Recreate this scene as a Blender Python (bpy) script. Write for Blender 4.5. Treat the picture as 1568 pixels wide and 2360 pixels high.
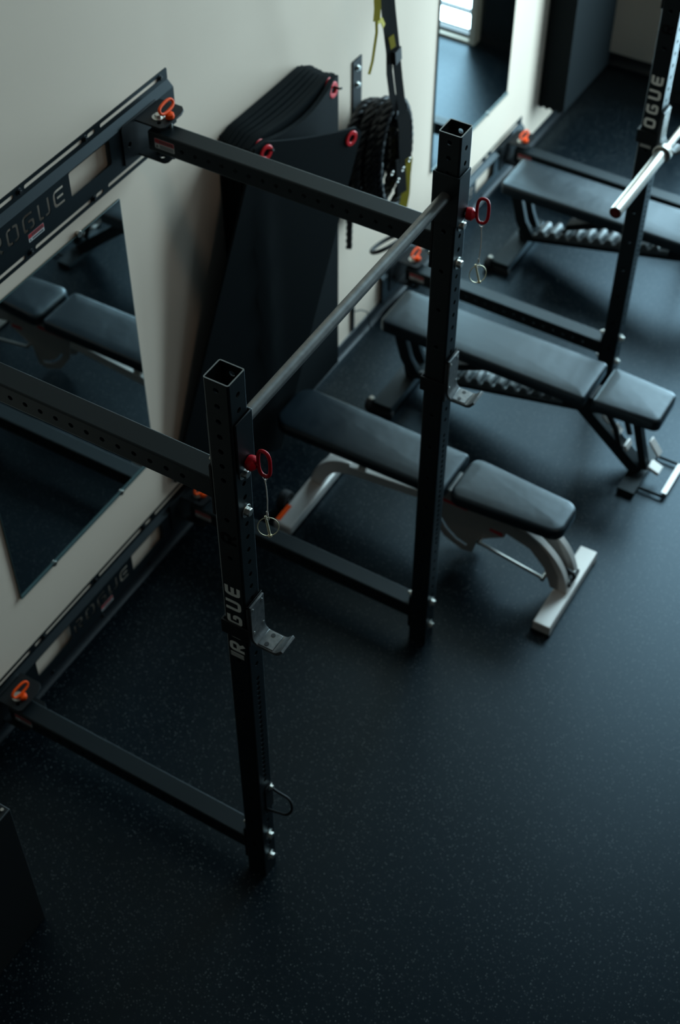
import bpy, bmesh, math, random
from mathutils import Vector, Matrix
from mathutils.geometry import tessellate_polygon
R = math.radians; PI = math.pi
random.seed(4)
for o in list(bpy.data.objects): bpy.data.objects.remove(o)
sc = bpy.context.scene; col = sc.collection

# ------------------------------------------------------------------ camera
CAM = Vector((2.77536, -2.10861, 4.87402)); yaw, pitch, roll = .53302736, .8396617, .00175
fw = Vector((-math.sin(yaw)*math.cos(pitch), math.cos(yaw)*math.cos(pitch), -math.sin(pitch)))
rt = Vector((math.cos(yaw), math.sin(yaw), 0)); up = rt.cross(fw)
rt2 = rt*math.cos(roll)+up*math.sin(roll); up2 = -rt*math.sin(roll)+up*math.cos(roll)
cd = bpy.data.cameras.new('camera'); cam = bpy.data.objects.new('camera', cd); col.objects.link(cam)
M = Matrix((rt2, up2, -fw)).transposed().to_4x4(); M.translation = CAM; cam.matrix_world = M
cd.sensor_fit = 'VERTICAL'; cd.sensor_height = 36; cd.sensor_width = 36*1568/2360
cd.lens = 3334.216*36/2360
cd.dof.use_dof = True; cd.dof.focus_distance = 3.75; cd.dof.aperture_fstop = 2.6
cd.clip_start = .05
sc.camera = cam
sc.view_settings.view_transform = 'Standard'; sc.view_settings.look = 'None'
sc.view_settings.gamma = 1; sc.view_settings.use_curve_mapping = False
sc.view_settings.exposure = -0.18
# ------------------------------------------------------------------ light
w = bpy.data.worlds.new('world'); sc.world = w; w.use_nodes = True
bg = w.node_tree.nodes['Background']; bg.inputs[0].default_value = (.35, .5, .6, 1); bg.inputs[1].default_value = .01
def area(name, loc, target, sx, sy, energy, colr, spread=180):
    l = bpy.data.lights.new(name, 'AREA'); l.shape = 'RECTANGLE'; l.size = sx; l.size_y = sy; l.energy = energy; l.color = colr; l.spread = R(spread)
    o = bpy.data.objects.new(name, l); col.objects.link(o); o.location = loc
    o.rotation_euler = (Vector(target)-Vector(loc)).to_track_quat('-Z', 'Y').to_euler(); return o
# daylight through the far window, the side window, and warm lamps under the ceiling
area('far_window_light', (1.80, 5.64, 2.61), (1.80, 0, 2.61), 1.8, 5.18, 470, (.58, .86, 1.0))
area('corner_window_light', (.56, 5.93, 3.25), (.56, 0, 3.25), .56, 3.8, 95, (.58, .86, 1.0))
area('side_window_light', (5.13, 4.1, 2.2), (0, 4.1, 2.2), 2.8, 2.6, 20, (.60, .86, 1.0))
area('ceiling_lamp_light', (4.2, .2, 5.3), (4.2, .2, 0), 1.2, .3, 15, (1, .86, .68))

# ------------------------------------------------------------------ materials
def mat(name, c, rough=.5, metal=0., spec=.5, bump=None, emit=None, var=None, coat=0, film=None):
    m = bpy.data.materials.new(name); m.use_nodes = True; nt = m.node_tree; b = nt.nodes['Principled BSDF']
    b.inputs['Base Color'].default_value = (*c, 1); b.inputs['Roughness'].default_value = rough
    b.inputs['Metallic'].default_value = metal; b.inputs['Specular IOR Level'].default_value = spec
    if coat: b.inputs['Coat Weight'].default_value = coat; b.inputs['Coat Roughness'].default_value = .08
    tc = nt.nodes.new('ShaderNodeTexCoord')
    if bump:
        sc_, st, dist = bump
        n = nt.nodes.new('ShaderNodeTexNoise'); n.inputs['Scale'].default_value = sc_; n.inputs['Detail'].default_value = 3
        bu = nt.nodes.new('ShaderNodeBump'); bu.inputs['Strength'].default_value = st; bu.inputs['Distance'].default_value = dist
        nt.links.new(tc.outputs['Object'], n.inputs['Vector']); nt.links.new(n.outputs['Fac'], bu.inputs['Height']); nt.links.new(bu.outputs['Normal'], b.inputs['Normal'])
    if film:                                             # thin glossy film over a matt body
        fr_, ior, fc = film; g = nt.nodes.new('ShaderNodeBsdfGlossy'); g.distribution = 'BECKMANN'; g.inputs['Roughness'].default_value = fr_; g.inputs['Color'].default_value = (*fc, 1)
        f = nt.nodes.new('ShaderNodeFresnel'); f.inputs['IOR'].default_value = ior; x = nt.nodes.new('ShaderNodeMixShader'); b.inputs['Specular IOR Level'].default_value = 0
        if bump: nt.links.new(bu.outputs[0], g.inputs['Normal'])
        nt.links.new(f.outputs[0], x.inputs[0]); nt.links.new(b.outputs[0], x.inputs[1]); nt.links.new(g.outputs[0], x.inputs[2]); nt.links.new(x.outputs[0], nt.nodes['Material Output'].inputs['Surface'])
    if var:
        sc_, c2 = var
        n = nt.nodes.new('ShaderNodeTexNoise'); n.inputs['Scale'].default_value = sc_; n.inputs['Detail'].default_value = 5
        r = nt.nodes.new('ShaderNodeValToRGB'); r.color_ramp.elements[0].position = .35; r.color_ramp.elements[1].position = .7
        r.color_ramp.elements[0].color = (*c, 1); r.color_ramp.elements[1].color = (*c2, 1)
        nt.links.new(tc.outputs['Object'], n.inputs['Vector']); nt.links.new(n.outputs['Fac'], r.inputs[0]); nt.links.new(r.outputs[0], b.inputs['Base Color'])
    return m
MT = dict(
    powder=mat('black_powder_coat', (.0085, .0115, .0128), .34, .0, .55, bump=(900, .25, .0006), film=(.50, 1.38, (.84, .93, .97))),
    plate=mat('black_steel_plate', (.005, .007, .008), .5, 0, .3, bump=(700, .2, .0005)),
    barsteel=mat('brushed_steel_tube', (.22, .22, .21), .46, .9, .5, var=(30, (.16, .16, .155))),
    rim=mat('cut_tube_edge', (.22, .24, .24), .4, .5),
    chrome=mat('polished_steel', (.45, .43, .39), .32, 1.),
    zinc=mat('zinc_plated_steel', (.70, .69, .64), .33, 1., bump=(300, .2, .0005)),
    brass=mat('yellow_zinc_wire', (.80, .74, .52), .4, .7),
    cable=mat('coated_wire', (.75, .72, .66), .45),
    red=mat('red_plastic', (.50, .002, .012), .35, 0, .35),
    redring=mat('red_eyelet_plastic', (.85, .012, .02), .4),
    orange=mat('orange_plastic', (1.0, .085, .003), .45, 0, .2),
    letter=mat('pale_grey_lettering', (.85, .84, .78), .6),
    darkletter=mat('gloss_black_lettering', (.004, .004, .004), .2),
    labelred=mat('label_red', (.45, .015, .02), .5),
    labelwhite=mat('label_white', (.55, .55, .53), .5),
    labelink=mat('label_ink', (.04, .04, .04), .6),
    uhmw=mat('black_plastic_liner', (.03, .035, .037), .45),
    rawsteel=mat('worn_grey_steel', (.24, .25, .25), .42, .8, var=(60, (.15, .165, .17))),
    vinyl=mat('black_vinyl', (.009, .014, .018), .34, 0, .7, bump=(7, .35, .010), film=(.42, 1.52, (.85, .95, 1))),
    pipe=mat('vinyl_seam', (.03, .033, .035), .4),
    silver=mat('silver_painted_steel', (.64, .60, .56), .42, .3, .5),
    plategrey=mat('grey_painted_plate', (.30, .28, .26), .5, .3),
    rubber=mat('black_rubber', (.010, .011, .012), .6),
    matfoam=mat('black_foam_mat', (.006, .0085, .0095), .75, 0, .08, bump=(220, .3, .001)),
    rope=mat('black_poly_rope', (.006, .007, .009), .45, bump=(400, .4, .002)),
    web=mat('black_webbing', (.03, .032, .032), .75, bump=(500, .4, .001)),
    yellow=mat('yellow_webbing', (.58, .46, .03), .7, bump=(500, .4, .001)),
    base=mat('black_cove_base', (.008, .010, .012), .42, 0, .4),
    glassedge=mat('mirror_edge', (.07, .12, .12), .3, 0),
    mirror=mat('mirror_glass', (.80, .86, .86), .012, 1.),
    wall=mat('painted_wall', (.86, .69, .55), .85, 0, .2, bump=(120, .12, .001), var=(1.3, (.83, .665, .53))),
    wallfar=mat('painted_far_wall', (.62, .56, .48), .85, 0, .2, bump=(120, .12, .001)),
    ceil=mat('ceiling_paint', (.10, .11, .12), .9),
    walldark=mat('dark_painted_wall', (.035, .04, .042), .8),
    frame=mat('dark_window_frame', (.02, .02, .022), .5),
    box=mat('black_box_panel', (.008, .010, .011), .5, 0, .35),
    cab=mat('dark_cabinet', (.012, .013, .014), .35),
    cabglass=mat('cabinet_glass', (.01, .012, .012), .05, 0, .6),
    redmat=mat('red_rubber_plate', (.12, .006, .006), .5),
)
# rubber floor with grey flecks
m = bpy.data.materials.new('flecked_rubber_floor'); m.use_nodes = True; nt = m.node_tree; b = nt.nodes['Principled BSDF']
tc = nt.nodes.new('ShaderNodeTexCoord'); L = nt.links
vor = nt.nodes.new('ShaderNodeTexVoronoi'); vor.inputs['Scale'].default_value = 130; vor.inputs['Randomness'].default_value = 1
mp = nt.nodes.new('ShaderNodeMapping'); mp.inputs['Scale'].default_value = (1, 1.0, 1)
nz = nt.nodes.new('ShaderNodeTexNoise'); nz.inputs['Scale'].default_value = 60
mixv = nt.nodes.new('ShaderNodeMixRGB'); mixv.blend_type = 'ADD'; mixv.inputs[0].default_value = .02
L.new(tc.outputs['Object'], mp.inputs['Vector']); L.new(mp.outputs[0], mixv.inputs[1]); L.new(nz.outputs['Color'], mixv.inputs[2]); L.new(mixv.outputs[0], vor.inputs['Vector'])
rd = nt.nodes.new('ShaderNodeValToRGB'); rd.color_ramp.elements[0].position = .16; rd.color_ramp.elements[0].color = (1, 1, 1, 1); rd.color_ramp.elements[1].position = .30; rd.color_ramp.elements[1].color = (0, 0, 0, 1)
L.new(vor.outputs['Distance'], rd.inputs[0])
rs = nt.nodes.new('ShaderNodeValToRGB'); rs.color_ramp.elements[0].position = .45; rs.color_ramp.elements[0].color = (0, 0, 0, 1); rs.color_ramp.elements[1].position = .95; rs.color_ramp.elements[1].color = (1, 1, 1, 1)
sep = nt.nodes.new('ShaderNodeSeparateColor'); L.new(vor.outputs['Color'], sep.inputs[0]); L.new(sep.outputs[0], rs.inputs[0])
mu = nt.nodes.new('ShaderNodeMath'); mu.operation = 'MULTIPLY'; L.new(rd.outputs[0], mu.inputs[0]); L.new(rs.outputs[0], mu.inputs[1])
n2 = nt.nodes.new('ShaderNodeTexNoise'); n2.inputs['Scale'].default_value = 5; n2.inputs['Detail'].default_value = 6; L.new(tc.outputs['Object'], n2.inputs['Vector'])
bc = nt.nodes.new('ShaderNodeMixRGB'); bc.inputs[1].default_value = (.0018, .0042, .0062, 1); bc.inputs[2].default_value = (.0034, .0068, .0095, 1); L.new(n2.outputs['Fac'], bc.inputs[0])
mx = nt.nodes.new('ShaderNodeMixRGB'); mx.inputs[2].default_value = (.15, .165, .165, 1); L.new(mu.outputs[0], mx.inputs[0]); L.new(bc.outputs[0], mx.inputs[1]); L.new(mx.outputs[0], b.inputs['Base Color'])
rr = nt.nodes.new('ShaderNodeMapRange'); rr.inputs[3].default_value = .32; rr.inputs[4].default_value = .40; L.new(n2.outputs['Fac'], rr.inputs[0]); L.new(rr.outputs[0], b.inputs['Roughness'])
n3 = nt.nodes.new('ShaderNodeTexNoise'); n3.inputs['Scale'].default_value = 260; n3.inputs['Detail'].default_value = 2; L.new(tc.outputs['Object'], n3.inputs['Vector'])
bu = nt.nodes.new('ShaderNodeBump'); bu.inputs['Strength'].default_value = .3; bu.inputs['Distance'].default_value = .0008; L.new(n3.outputs['Fac'], bu.inputs['Height']); L.new(bu.outputs[0], b.inputs['Normal'])
gl = nt.nodes.new('ShaderNodeBsdfGlossy'); gl.distribution = 'BECKMANN'; gl.inputs['Roughness'].default_value = .38; gl.inputs['Color'].default_value = (.72, .89, 1, 1)
L.new(bu.outputs[0], gl.inputs['Normal']); fr = nt.nodes.new('ShaderNodeFresnel'); fr.inputs['IOR'].default_value = 1.40
b.inputs['Specular IOR Level'].default_value = 0; ms = nt.nodes.new('ShaderNodeMixShader'); L.new(fr.outputs[0], ms.inputs[0]); L.new(b.outputs[0], ms.inputs[1]); L.new(gl.outputs[0], ms.inputs[2])
L.new(ms.outputs[0], nt.nodes['Material Output'].inputs['Surface'])
MT['floor'] = m

# ------------------------------------------------------------------ mesh helpers
class MB:
    def __init__(s): s.v = []; s.f = []; s.m = []; s.mi = 0
    def add(s, vs, fs, T=None):
        o = len(s.v)
        for p in vs:
            p = Vector(p); s.v.append(tuple(T @ p) if T else tuple(p))
        for f in fs: s.f.append(tuple(i+o for i in f)); s.m.append(s.mi)
        return s
    def box(s, x0, x1, y0, y1, z0, z1, T=None):
        return s.add([(x0,y0,z0),(x1,y0,z0),(x1,y1,z0),(x0,y1,z0),(x0,y0,z1),(x1,y0,z1),(x1,y1,z1),(x0,y1,z1)],
                     [(0,3,2,1),(4,5,6,7),(0,1,5,4),(1,2,6,5),(2,3,7,6),(3,0,4,7)], T)
    def tube(s, pts, r, n=10, closed=False, caps=True, rs=None, flat=None, T=None, up0=None):
        """sweep; flat=(a,b) gives an elliptical/rectangular section"""
        P = [Vector(p) for p in pts]; N = len(P); vs = []; fs = []
        tg = []
        for i in range(N):
            a = P[(i-1) % N] if (closed or i > 0) else P[i]; c = P[(i+1) % N] if (closed or i < N-1) else P[i]
            tg.append((c-a).normalized())
        u = Vector(up0) if up0 else (Vector((0,0,1)) if abs(tg[0].z) < .9 else Vector((1,0,0)))
        u = (u-tg[0]*u.dot(tg[0])).normalized(); fr = []
        for i in range(N):
            u = (u-tg[i]*u.dot(tg[i])).normalized(); fr.append((u.copy(), tg[i].cross(u)))
        for i in range(N):
            a, c = fr[i]; rad = rs[i] if rs else r
            if flat:
                for (du, dv) in ((-1,-1),(1,-1),(1,1),(-1,1)): vs.append(P[i]+a*du*flat[0]+c*dv*flat[1])
            else:
                for k in range(n):
                    t = 2*PI*k/n; vs.append(P[i]+a*math.cos(t)*rad+c*math.sin(t)*rad)
        n = 4 if flat else n
        for i in range(N if closed else N-1):
            j = (i+1) % N
            for k in range(n): fs.append((i*n+k, i*n+(k+1) % n, j*n+(k+1) % n, j*n+k))
        if caps and not closed: fs.append(tuple(range(n))[::-1]); fs.append(tuple((N-1)*n+k for k in range(n)))
        return s.add(vs, fs, T)
    def cyl(s, p0, p1, r, n=20, r2=None, T=None): return s.tube([p0, p1], r, n, rs=[r, r if r2 is None else r2], T=T)
    def lathe(s, prof, T=None, n=24):
        vs = []; fs = []
        for (r, z) in prof:
            for k in range(n): t = 2*PI*k/n; vs.append((r*math.cos(t), r*math.sin(t), z))
        for i in range(len(prof)-1):
            for k in range(n): fs.append((i*n+k, i*n+(k+1) % n, (i+1)*n+(k+1) % n, (i+1)*n+k))
        fs.append(tuple(range(n))[::-1]); fs.append(tuple((len(prof)-1)*n+k for k in range(n)))
        return s.add(vs, fs, T)
    def plate(s, outer, holes, t, T=None):
        """flat sheet in local xy (z from 0 to t) with holes cut through"""
        loops = [[Vector((x, y, 0)) for x, y in outer]]+[[Vector((x, y, 0)) for x, y in h] for h in holes]
        tri = tessellate_polygon(loops); flat = [p for l in loops for p in l]; n = len(flat)
        vs = [(p.x, p.y, 0) for p in flat]+[(p.x, p.y, t) for p in flat]; fs = []
        for a, c, d in tri:
            nz = (flat[c]-flat[a]).cross(flat[d]-flat[a]).z
            if abs(nz) < 1e-14: continue
            if nz < 0: c, d = d, c
            fs.append((a+n, c+n, d+n)); fs.append((a, d, c))
        o = 0
        for l in loops:
            for i in range(len(l)): j = (i+1) % len(l); fs.append((o+i, o+j, o+j+n, o+i+n))
            o += len(l)
        return s.add(vs, fs, T)
    def build(s, name, m, parent=None, bevel=0, smooth=True, seg=2, norm=True):
        me = bpy.data.meshes.new(name); me.from_pydata(s.v, [], s.f)
        ms = m if isinstance(m, (list, tuple)) else [m]
        for x in ms: me.materials.append(MT[x])
        if len(ms) > 1: me.polygons.foreach_set('material_index', s.m)
        if norm:
            bm = bmesh.new(); bm.from_mesh(me); bmesh.ops.recalc_face_normals(bm, faces=bm.faces); bm.to_mesh(me); bm.free()
        if smooth: me.shade_smooth(); me.set_sharp_from_angle(angle=R(38))
        o = bpy.data.objects.new(name, me); col.objects.link(o)
        if parent: o.parent = parent
        if bevel:
            bv = o.modifiers.new('bevel', 'BEVEL'); bv.width = bevel; bv.segments = seg; bv.limit_method = 'ANGLE'; bv.angle_limit = R(40)
        return o
def tag(o, label, cat, group=None):
    o['label'] = label; o['category'] = cat
    if group: o['group'] = group
    return o
def thing(name, label, cat, loc=(0,0,0), rz=0, group=None):
    o = bpy.data.objects.new(name, None); col.objects.link(o); o.empty_display_size = .05
    o.location = loc; o.rotation_euler = (0, 0, rz); return tag(o, label, cat, group)
def copy_tree(o, parent=None):
    c = o.copy(); col.objects.link(c); c.parent = parent
    for ch in [x for x in bpy.data.objects if x.parent == o]: copy_tree(ch, c)
    return c
def struct(o): o['kind'] = 'structure'; return o
RZ = -.0125; PY = 1.42                                # the wall runs a hair out of square beyond the first rack
WM = Matrix.Translation((0, PY, 0)) @ Matrix.Rotation(RZ, 4, 'Z') @ Matrix.Translation((0, -PY, 0))
def far(x, y, z=0): return WM @ Vector((x, y, z))
def T3(ex, ey, ez, o): return Matrix(((ex[0],ey[0],ez[0],o[0]),(ex[1],ey[1],ez[1],o[1]),(ex[2],ey[2],ez[2],o[2]),(0,0,0,1)))
def rrect(x0, x1, y0, y1, r, n=4):
    out = []
    for cx, cy, a in ((x1-r, y1-r, 0), (x0+r, y1-r, 90), (x0+r, y0+r, 180), (x1-r, y0+r, 270)):
        for k in range(n+1): t = R(a+90*k/n); out.append((cx+r*math.cos(t), cy+r*math.sin(t)))
    return out
def circle(cx, cy, r, n=16): return [(cx+r*math.cos(2*PI*k/n), cy+r*math.sin(2*PI*k/n)) for k in range(n)]
def ribbon(path, w, closed=False):
    P = [Vector(p) for p in path]; N = len(P); Ls = []; Rs = []
    for i in range(N):
        a = P[(i-1) % N] if (closed or i > 0) else None; c = P[(i+1) % N] if (closed or i < N-1) else None
        d1 = (P[i]-a).normalized() if a is not None else None; d2 = (c-P[i]).normalized() if c is not None else None
        d = (d1+d2).normalized() if (d1 and d2) else (d1 or d2)
        nrm = Vector((-d.y, d.x)); k = 1.
        if d1 and d2: k = 1/max(.5, nrm.dot(Vector((-d1.y, d1.x))))
        Ls.append(P[i]+nrm*w/2*k); Rs.append(P[i]-nrm*w/2*k)
    return Ls, Rs
def rpath(c, r=.12, n=3, closed=False):
    """round the inner corners of a path"""
    P = [Vector(p) for p in c]; out = []
    N = len(P)
    for i in range(N):
        if not closed and i in (0, N-1): out.append(P[i]); continue
        a, q, d = P[i-1], P[i], P[(i+1) % N]
        r1 = min(r, (a-q).length*.45, (d-q).length*.45); s = q+(a-q).normalized()*r1; e = q+(d-q).normalized()*r1
        for k in range(n+1): t = k/n; out.append(s*(1-t)**2+q*2*t*(1-t)+e*t*t)
    return out
GL = {'R': [[(.11,0),(.11,.89),(.88,.89),(.88,.42),(.11,.42)], [(.45,.42),(.9,0)]],
      'O': [[(.11,.11),(.11,.89),(.89,.89),(.89,.11)]],
      'G': [[(.92,.89),(.11,.89),(.11,.11),(.89,.11),(.89,.5),(.5,.5)]],
      'U': [[(.11,1),(.11,.11),(.89,.11),(.89,1)]],
      'E': [[(.95,.89),(.2,.89),(.11,.7),(.11,.3),(.2,.11),(.95,.11)], [(.11,.5),(.88,.5)]]}
ST = {'R': [[(.1,0),(.1,.72)], [(.26,.9),(.88,.9),(.88,.48),(.42,.48)], [(.52,.32),(.88,0)]],
      'O': [[(.44,.92),(.1,.9),(.1,.1),(.44,.08)], [(.58,.92),(.92,.9),(.92,.1),(.58,.08)]],
      'G': [[(.9,.92),(.1,.92),(.1,.08),(.4,.08)], [(.5,.5),(.9,.5),(.9,.08),(.56,.08)]],
      'U': [[(.1,1),(.1,.08),(.42,.08)], [(.92,1),(.92,.08),(.58,.08)]],
      'E': [[(.95,.92),(.1,.92),(.1,.08),(.95,.08)], [(.32,.5),(.9,.5)]]}
def lettering(mb, word, T, h, adv, w=.17, t=.0006):
    for i, ch in enumerate(word):
        if ch == ' ': continue
        for p in GL[ch]:
            cl = ch == 'O'; q = rpath(p, .22, 4, cl); q = [Vector(((x.x*.82*h)+i*adv, x.y*h)) for x in q]
            a, b_ = ribbon(q, w*h, cl); n = len(a)
            vs = [(p_.x, p_.y, 0) for p_ in a]+[(p_.x, p_.y, 0) for p_ in b_]+[(p_.x, p_.y, t) for p_ in a]+[(p_.x, p_.y, t) for p_ in b_]
            fs = []
            for k in range(n if cl else n-1):
                j = (k+1) % n; fs += [(2*n+k, 2*n+j, 3*n+j, 3*n+k), (k, j, 2*n+j, 2*n+k), (n+k, 3*n+k, 3*n+j, n+j)]
            mb.add(vs, fs, T)
def stencil(word, x0, y0, h, adv, w=.17):
    out = []
    for i, ch in enumerate(word):
        for p in ST[ch]:
            q = [Vector((x.x*.8*h*1.15+x0+i*adv, x.y*h+y0)) for x in rpath(p, .25, 3)]
            a, b_ = ribbon(q, w*h); out.append([(v.x, v.y) for v in a]+[(v.x, v.y) for v in reversed(b_)])
    return out
def sq_tube(mb, Lz, wd, t, holes, T=None, r=.006, rh=.0085, z_0=0):
    """square tube along local z; holes = {side: [z...]}, sides 0:+x 1:+y 2:-x 3:-y"""
    hw = wd/2-r
    for side in range(4):
        a = side*PI/2; n = Vector((math.cos(a), math.sin(a), 0)); s_ = Vector((-math.sin(a), math.cos(a), 0))
        zs = sorted(holes.get(side, [])); cells = []; z = z_0
        for i, h in enumerate(zs):
            lo = h-.013 if i == 0 or zs[i-1] < h-.027 else (zs[i-1]+h)/2
            hi = h+.013 if i == len(zs)-1 or zs[i+1] > h+.027 else (zs[i+1]+h)/2
            if lo > z+1e-5: cells.append((z, lo, None))
            cells.append((max(lo, z), hi, h)); z = hi
        if z < Lz: cells.append((z, Lz, None))
        for lo, hi, h in cells:
            if h is None:
                for d, fl in ((wd/2, 0), (wd/2-t, 1)):
                    q = [n*d+s_*u+Vector((0,0,v)) for u, v in ((-hw,lo),(hw,lo),(hw,hi),(-hw,hi))]
                    mb.add(q, [(0,1,2,3) if not fl else (3,2,1,0)], T)
            else:
                cor = [(hw,hi),(-hw,hi),(-hw,lo),(hw,lo)]; N = 16; vs = []; fs = []
                for k in range(N):
                    q, f = divmod(k, 4); f /= 4; p, pn = cor[(q+3) % 4], cor[q]      # right side up, top, left, bottom
                    rx = p[0]+(pn[0]-p[0])*f; rz = p[1]+(pn[1]-p[1])*f
                    t_ = R(-45+90*(k/4)); cx, cz = rh*math.cos(t_), h+rh*math.sin(t_)
                    for d in (wd/2, wd/2-t):
                        vs += [n*d+s_*rx+Vector((0,0,rz)), n*d+s_*cx+Vector((0,0,cz))]
                for k in range(N):
                    j = (k+1) % N; a0, b0 = 4*k, 4*j
                    fs += [(a0, b0, b0+1, a0+1), (a0+2, a0+3, b0+3, b0+2), (a0+1, b0+1, b0+3, a0+3)]
                mb.add(vs, fs, T)
        # corner between this side and the next
        c = Vector((math.cos(a)-math.sin(a), math.sin(a)+math.cos(a), 0))*hw; vs = []; fs = []
        for rad, zz in ((r, z_0), (r, Lz), (max(r-t, .0005), z_0), (max(r-t, .0005), Lz)):
            for k in range(5): th = a+PI/2*k/4; vs.append(c+Vector((math.cos(th), math.sin(th), 0))*rad+Vector((0,0,zz)))
        for k in range(4): fs += [(k, k+1, 6+k, 5+k), (10+k, 15+k, 16+k, 11+k)]
        mb.add(vs, fs, T)
        # end rims
        for zz in (z_0, Lz):
            q = [n*wd/2-s_*hw, n*wd/2+s_*hw, n*(wd/2-t)+s_*hw, n*(wd/2-t)-s_*hw]; mb.add([p+Vector((0,0,zz)) for p in q], [(0,1,2,3)], T)
            vs = [c+Vector((math.cos(a+PI/2*k/4), math.sin(a+PI/2*k/4), 0))*rd_+Vector((0,0,zz)) for k in range(5) for rd_ in (r, max(r-t, .0005))]
            mb.add(vs, [(2*k, 2*k+2, 2*k+3, 2*k+1) for k in range(4)], T)
def hexbolt(mb, o, ax, r=.0125, h=.012, wr=.021, wt=.003, wash=True, length=0):
    o = Vector(o); ax = Vector(ax).normalized(); s_ = ax.orthogonal().normalized()
    if wash: mb.tube([o, o+ax*wt], wr, 20, up0=s_)
    mb.tube([o+ax*wt, o+ax*(wt+h*.85), o+ax*(wt+h)], r, 6, rs=[r, r, r*.86], up0=s_)
    if length: mb.tube([o+ax*(wt+h), o+ax*(wt+h+length)], r*.5, 10, up0=s_)

# ------------------------------------------------------------------ room
mb = MB(); mb.box(-.6, 7, -6, 9, -.06, 0); fl = struct(mb.build('floor', 'floor', smooth=False))
a0, a1 = far(0, 6.2), far(-.12, 6.2)
mb = MB(); q = [(0,-6),(0,PY),(a0.x,a0.y),(a1.x,a1.y),(-.12,PY),(-.12,-6)]; mb.add([(x,y,z) for z in (0,5.6) for x,y in q], [(0,1,7,6),(1,2,8,7),(2,3,9,8),(3,4,10,9),(4,5,11,10),(5,0,6,11),(0,5,4,1),(1,4,3,2),(6,7,10,11),(7,8,9,10)]); struct(mb.build('wall_left', 'wall', smooth=False))
def window_wall(name, u0, u1, z0, z1, wu0, wu1, wz0, wz1, T, m):
    mb = MB(); mb.plate([(u0,z0),(u1,z0),(u1,z1),(u0,z1)], [[(wu0,wz0),(wu1,wz0),(wu1,wz1),(wu0,wz1)]], .12, T); return struct(mb.build(name, m, smooth=False))
TF = T3((1,0,0), (0,0,1), (0,1,0), (0,5.50,0)); window_wall('wall_far', .86, 5.0, 0, 5.6, 0.90, 2.70, .02, 5.2, TF, 'wallfar')
TC = T3((1,0,0), (0,0,1), (0,1,0), (0,5.79,0)); window_wall('wall_back', -.1, .92, 0, 5.6, .26, .85, 1.32, 5.2, TC, 'wallfar')
mb = MB(); mb.box(.86, .92, 5.62, 5.79, 0, 5.6); struct(mb.build('wall_return', 'wallfar', smooth=False))
TR = T3((0,1,0), (0,0,1), (1,0,0), (5.0,0,0)); window_wall('wall_right', -6, 5.9, 0, 5.6, 2.7, 5.5, .9, 3.5, TR, 'walldark')
mb = MB(); mb.box(-.3, 5.1, -6.1, -6, 0, 5.6); struct(mb.build('wall_near', 'walldark', smooth=False))
mb = MB(); mb.box(-.3, 5.2, -6.1, 6.2, 5.6, 5.7); struct(mb.build('ceiling', 'ceil', smooth=False))
for nm, T, (a, b_, c, d), nn in (('window_1', TF, (0.90, 2.70, .02, 5.2), 2), ('window_2', TR, (2.7, 5.5, .9, 3.5), 2), ('window_3', TC, (.26, .85, 1.32, 5.2), 1)):
    mb = MB(); z0, z1 = .04, .09
    for i in range(nn+1): u = a+(b_-a)*i/nn; mb.box(u-.018 if 0 < i else u, u+.018 if i < nn else u, c, d, z0, z1, T)
    for v in (c-.01, d-.03): mb.box(a, b_, v, v+.03, z0, z1, T)
    if nm == 'window_1': mb.box(a, b_, c+.16, c+.172, z0, z1, T)
    struct(mb.build(nm, 'frame', smooth=False))
def base_profile(mb, y0, y1, T):
    pr = [(0,0),(.026,0),(.026,.004),(.016,.008),(.010,.018),(.006,.035),(.005,.066),(.0,.07)]
    n = len(pr); vs = [(x, y0, z) for x, z in pr]+[(x, y1, z) for x, z in pr]
    mb.add(vs, [(i, (i+1) % n, (i+1) % n+n, i+n) for i in range(n)]+[tuple(range(n))[::-1], tuple(range(n, 2*n))], T)
mb = MB(); base_profile(mb, -6, PY, None); base_profile(mb, PY, 5.79, WM); struct(mb.build('baseboard_left', 'base'))
mb = MB(); base_profile(mb, .0, .50, T3((0,-1,0), (1,0,0), (0,0,1), (0,5.79,0))); struct(mb.build('baseboard_far', 'base'))

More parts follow.
